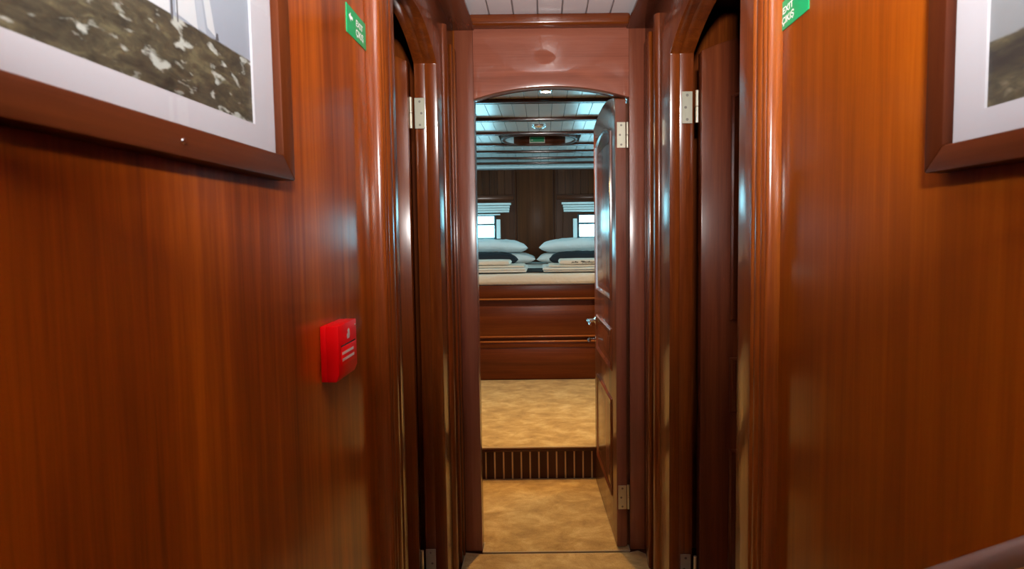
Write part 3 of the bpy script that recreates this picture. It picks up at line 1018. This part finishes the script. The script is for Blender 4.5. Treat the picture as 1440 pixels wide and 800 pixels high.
def soft(name, mat, x0, x1, y0, y1, z0, z1, parent=None, r=.02, nx=24, ny=14, amp=.004, seed=1):
    """soft slab with rounded edges and slight waviness"""
    rnd = random.Random(seed)
    ph = [rnd.uniform(0, 6.28) for _ in range(6)]
    mb = MB()
    w, d, h = x1 - x0, y1 - y0, z1 - z0
    hx = r

    def prof(t, L):
        e = min(t, L - t)
        if e >= r:
            return 1.0
        return math.sqrt(max(0, 1 - ((r - e) / r) ** 2))

    def coords(L, n):
        c = [0, r * .08, r * .3, r * .65]
        m = [r + (L - 2 * r) * k / n for k in range(n + 1)]
        return c + m + [L - q for q in reversed(c)]
    cx, cy = coords(w, nx), coords(d, ny)
    top, bot = [], []
    for j in cy:
        for i in cx:
            p = prof(i, w) * prof(j, d)
            wv = amp * (math.sin(i * 11 + ph[0] + j * 5) + math.sin(j * 17 + ph[1] - i * 7) * .7 + math.sin(i * 31 + ph[2]) * .4) * p
            zz = z0 + h * (.35 + .65 * p) + wv
            top.append((x0 + i, y0 + j, zz))
            bot.append((x0 + i, y0 + j, z0 + h * .35 * (1 - p)))
    n, m = len(cx), len(cy)
    fs = []
    for b in range(m - 1):
        for a in range(n - 1):
            q = b * n + a
            fs.append((q, q + 1, q + n + 1, q + n))
            fs.append((n * m + q, n * m + q + n, n * m + q + n + 1, n * m + q + 1))
    per = [a for a in range(n)] + [b * n + n - 1 for b in range(1, m)] + [(m - 1) * n + a for a in range(n - 2, -1, -1)] + [b * n for b in range(m - 2, 0, -1)]
    for k in range(len(per)):
        p, q = per[k], per[(k + 1) % len(per)]
        fs.append((p, n * m + p, n * m + q, q))
    mb.add(top + bot, fs)
    return mb.build(name, mat, parent, 0, True)


mt = soft('mattress', SHEET, BX0 + .02, BX1 - .02, BY - .004, YB - .05, .914, .997, None, .028, 40, 30, .0012, 3)
tag(mt, 'white sheeted mattress on the mahogany bed platform', 'mattress')
rn = soft('bed_runner', RUNNER, -.95, .80, 4.20, 4.66, 1.0, 1.006, None, .003, 30, 10, .0003, 4)
tag(rn, 'black runner across the bed, showing between the folded blankets', 'runner')


def folded(name, mat, x0, x1, y0, y1, z0, z1, layers, label, cat, group, amp=.0006, seed=0):
    o = thing(name, ((x0 + x1) / 2, (y0 + y1) / 2, z0), label, cat, group)
    hh = (z1 - z0) / layers
    for k in range(layers):
        e = .004 * ((k * 7 + seed) % 3)
        soft('fold_layer', mat, x0 + e, x1 - e, y0 + e, y1 - e, z0 + k * hh, z0 + (k + 1) * hh, o, min(hh * .9, .02), 14, 6, amp, seed + k)
    return o


folded('folded_blanket', SHEET, -.92, -.135, 4.10, 4.72, 1.0075, 1.038, 2, 'folded cream blanket at the bed front, left of the black gap', 'blanket', 'folded blankets at the foot of the bed', seed=1)
folded('folded_blanket', SHEET, -.012, .80, 4.10, 4.72, 1.0075, 1.038, 2, 'folded cream blanket at the bed front, right of the black gap', 'blanket', 'folded blankets at the foot of the bed', seed=2)
folded('bath_towel', TOWEL, -.78, -.158, 4.19, 4.56, 1.040, 1.055, 1, 'wide thin towel under the left folded towel', 'towel', 'towels on the blankets', seed=3)
folded('bath_towel', TOWEL, .030, .66, 4.19, 4.56, 1.040, 1.055, 1, 'wide thin towel under the embroidered towel', 'towel', 'towels on the blankets', seed=4)
folded('hand_towel', TOWEL, -.72, -.268, 4.20, 4.52, 1.0575, 1.094, 1, 'thick plain folded towel on the left blanket', 'towel', 'towels on the blankets', seed=5)
tw = folded('hand_towel', TOWEL, .122, .60, 4.20, 4.52, 1.0575, 1.096, 1, 'thick folded towel with brown script on the right blanket', 'towel', 'towels on the blankets', seed=6)
for word, xc, ww in (('ala', .245, .06), ('"Barbaros"', .375, .16), ('Yat', .505, .07)):
    place(text_mesh(word, .03, shear=.35, bold=.0012), (xc, 4.2005, 1.0775), (1, 0, 0), (0, 0, 1), ww, .022 if len(word) > 3 else .018).build('embroidered_word', INK, tw)


def pillow(name, mat, c, size, rot, label, cat, group, seed, sag=0.0):
    """pillow lying flat: puffed centre, pinched edges and pointed corners"""
    w, d, h = size
    n = 22
    rnd = random.Random(seed)
    ph = [rnd.uniform(0, 6.28) for _ in range(6)]
    R = Matrix.Rotation(rot[2], 3, 'Z') @ Matrix.Rotation(rot[0], 3, 'X') @ Matrix.Rotation(rot[1], 3, 'Y')
    top, bot = [], []
    for j in range(n + 1):
        for i in range(n + 1):
            u, v = -1 + 2 * i / n, -1 + 2 * j / n
            uu, vv = math.sin(u * PI / 2), math.sin(v * PI / 2)
            pu, pv = 1 - abs(uu) ** 4.5, 1 - abs(vv) ** 4.0
            t = (pu * pv) ** .48
            pin = 1 - .055 * (1 - uu * uu) * (abs(vv) ** 4)
            pin2 = 1 - .055 * (1 - vv * vv) * (abs(uu) ** 4)
            x, y = uu * w / 2 * pin2, vv * d / 2 * pin
            wr = .006 * t * (math.sin(9 * uu + 5 * vv + ph[0]) + .7 * math.sin(13 * vv - 7 * uu + ph[1])) + .004 * math.sin(15 * uu + ph[2]) * (1 - t)
            bow = -sag * (abs(uu) ** 2)
            top.append(Vector((x, y, h * .56 * t + wr + bow)))
            bot.append(Vector((x, y, -h * .44 * t + wr * .6 + bow)))
    vs = [R @ p + Vector(c) for p in top + bot]
    fs = []
    N = (n + 1) * (n + 1)
    for j in range(n):
        for i in range(n):
            q = j * (n + 1) + i
            fs.append((q, q + 1, q + n + 2, q + n + 1))
            fs.append((N + q, N + q + n + 1, N + q + n + 2, N + q + 1))
    per = [i for i in range(n + 1)] + [j * (n + 1) + n for j in range(1, n + 1)] + [n * (n + 1) + i for i in range(n - 1, -1, -1)] + [j * (n + 1) for j in range(n - 1, 0, -1)]
    for k in range(len(per)):
        p, q = per[k], per[(k + 1) % len(per)]
        fs.append((p, N + p, N + q, q))
    root = thing(name, (c[0], c[1], c[2] - h * .44), label, cat, group)
    MB().add(vs, fs).build('cover', mat, root, 0, True)
    return root


pillow('pillow', PILLOW, (-.47, 5.50, 1.053), (.76, .42, .108), (0, 0, .03), 'lower white pillow of the left stack, corner reaching the gap', 'pillow', 'white pillows at the head of the bed', 1)
pillow('pillow', PILLOW, (.31, 5.50, 1.053), (.76, .42, .108), (0, 0, -.03), 'lower white pillow of the right stack, corner reaching the gap', 'pillow', 'white pillows at the head of the bed', 2)
pillow('cushion', CUSHION, (-.60, 5.05, 1.062), (.70, .24, .13), (0, 0, .0), 'black cushion under the left upper pillow', 'cushion', 'black cushions under the pillows', 3)
pillow('cushion', CUSHION, (.42, 5.05, 1.062), (.74, .24, .13), (0, 0, .0), 'black cushion under the right upper pillow', 'cushion', 'black cushions under the pillows', 4)
pillow('pillow', PILLOW, (-.555, 5.47, 1.184), (.78, .46, .125), (-.03, .02, .02), 'upper white pillow of the left stack, below the left window', 'pillow', 'white pillows at the head of the bed', 5, .015)
pillow('pillow', PILLOW, (.355, 5.47, 1.186), (.80, .46, .13), (-.03, -.02, -.02), 'upper white pillow of the right stack, below the right window', 'pillow', 'white pillows at the head of the bed', 6, .015)

# ================================================================== HANDRAIL at lower right
hr = thing('handrail', (XR, .54, .80), 'sloping mahogany handrail with rounded top low on the right wall', 'handrail')
pa, pb = Vector((XR - .014, .74, .744)), Vector((XR - .014, .17, 1.267))
MB().tube([pa, pa.lerp(pb, .5), pb], .011, 12).build('rail_cap', CAP_SHEEN, hr, 0, True)
dz = Vector((0, .012, -.026))
mb = MB()
vs = []
for xx in (XR - .001, XR - .016):
    for p, o2 in ((pa, Vector()), (pb, Vector()), (pb, dz), (pa, dz)):
        vs.append((xx, (p + o2).y, (p + o2).z))
mb.add(vs, [(0, 1, 2, 3), (7, 6, 5, 4), (0, 4, 5, 1), (1, 5, 6, 2), (2, 6, 7, 3), (3, 7, 4, 0)]).build('backing_board', WOOD_DARK, hr)
vs = []
for xx in (XR - .001, XR - .020):
    for p, o2 in ((pa, dz), (pb, dz), (pb, dz * 3), (pa, dz * 3)):
        vs.append((xx, (p + o2).y, (p + o2).z))
MB().add(vs, [(0, 1, 2, 3), (7, 6, 5, 4), (0, 4, 5, 1), (1, 5, 6, 2), (2, 6, 7, 3), (3, 7, 4, 0)]).build('carpet_edging', CARPET, hr)
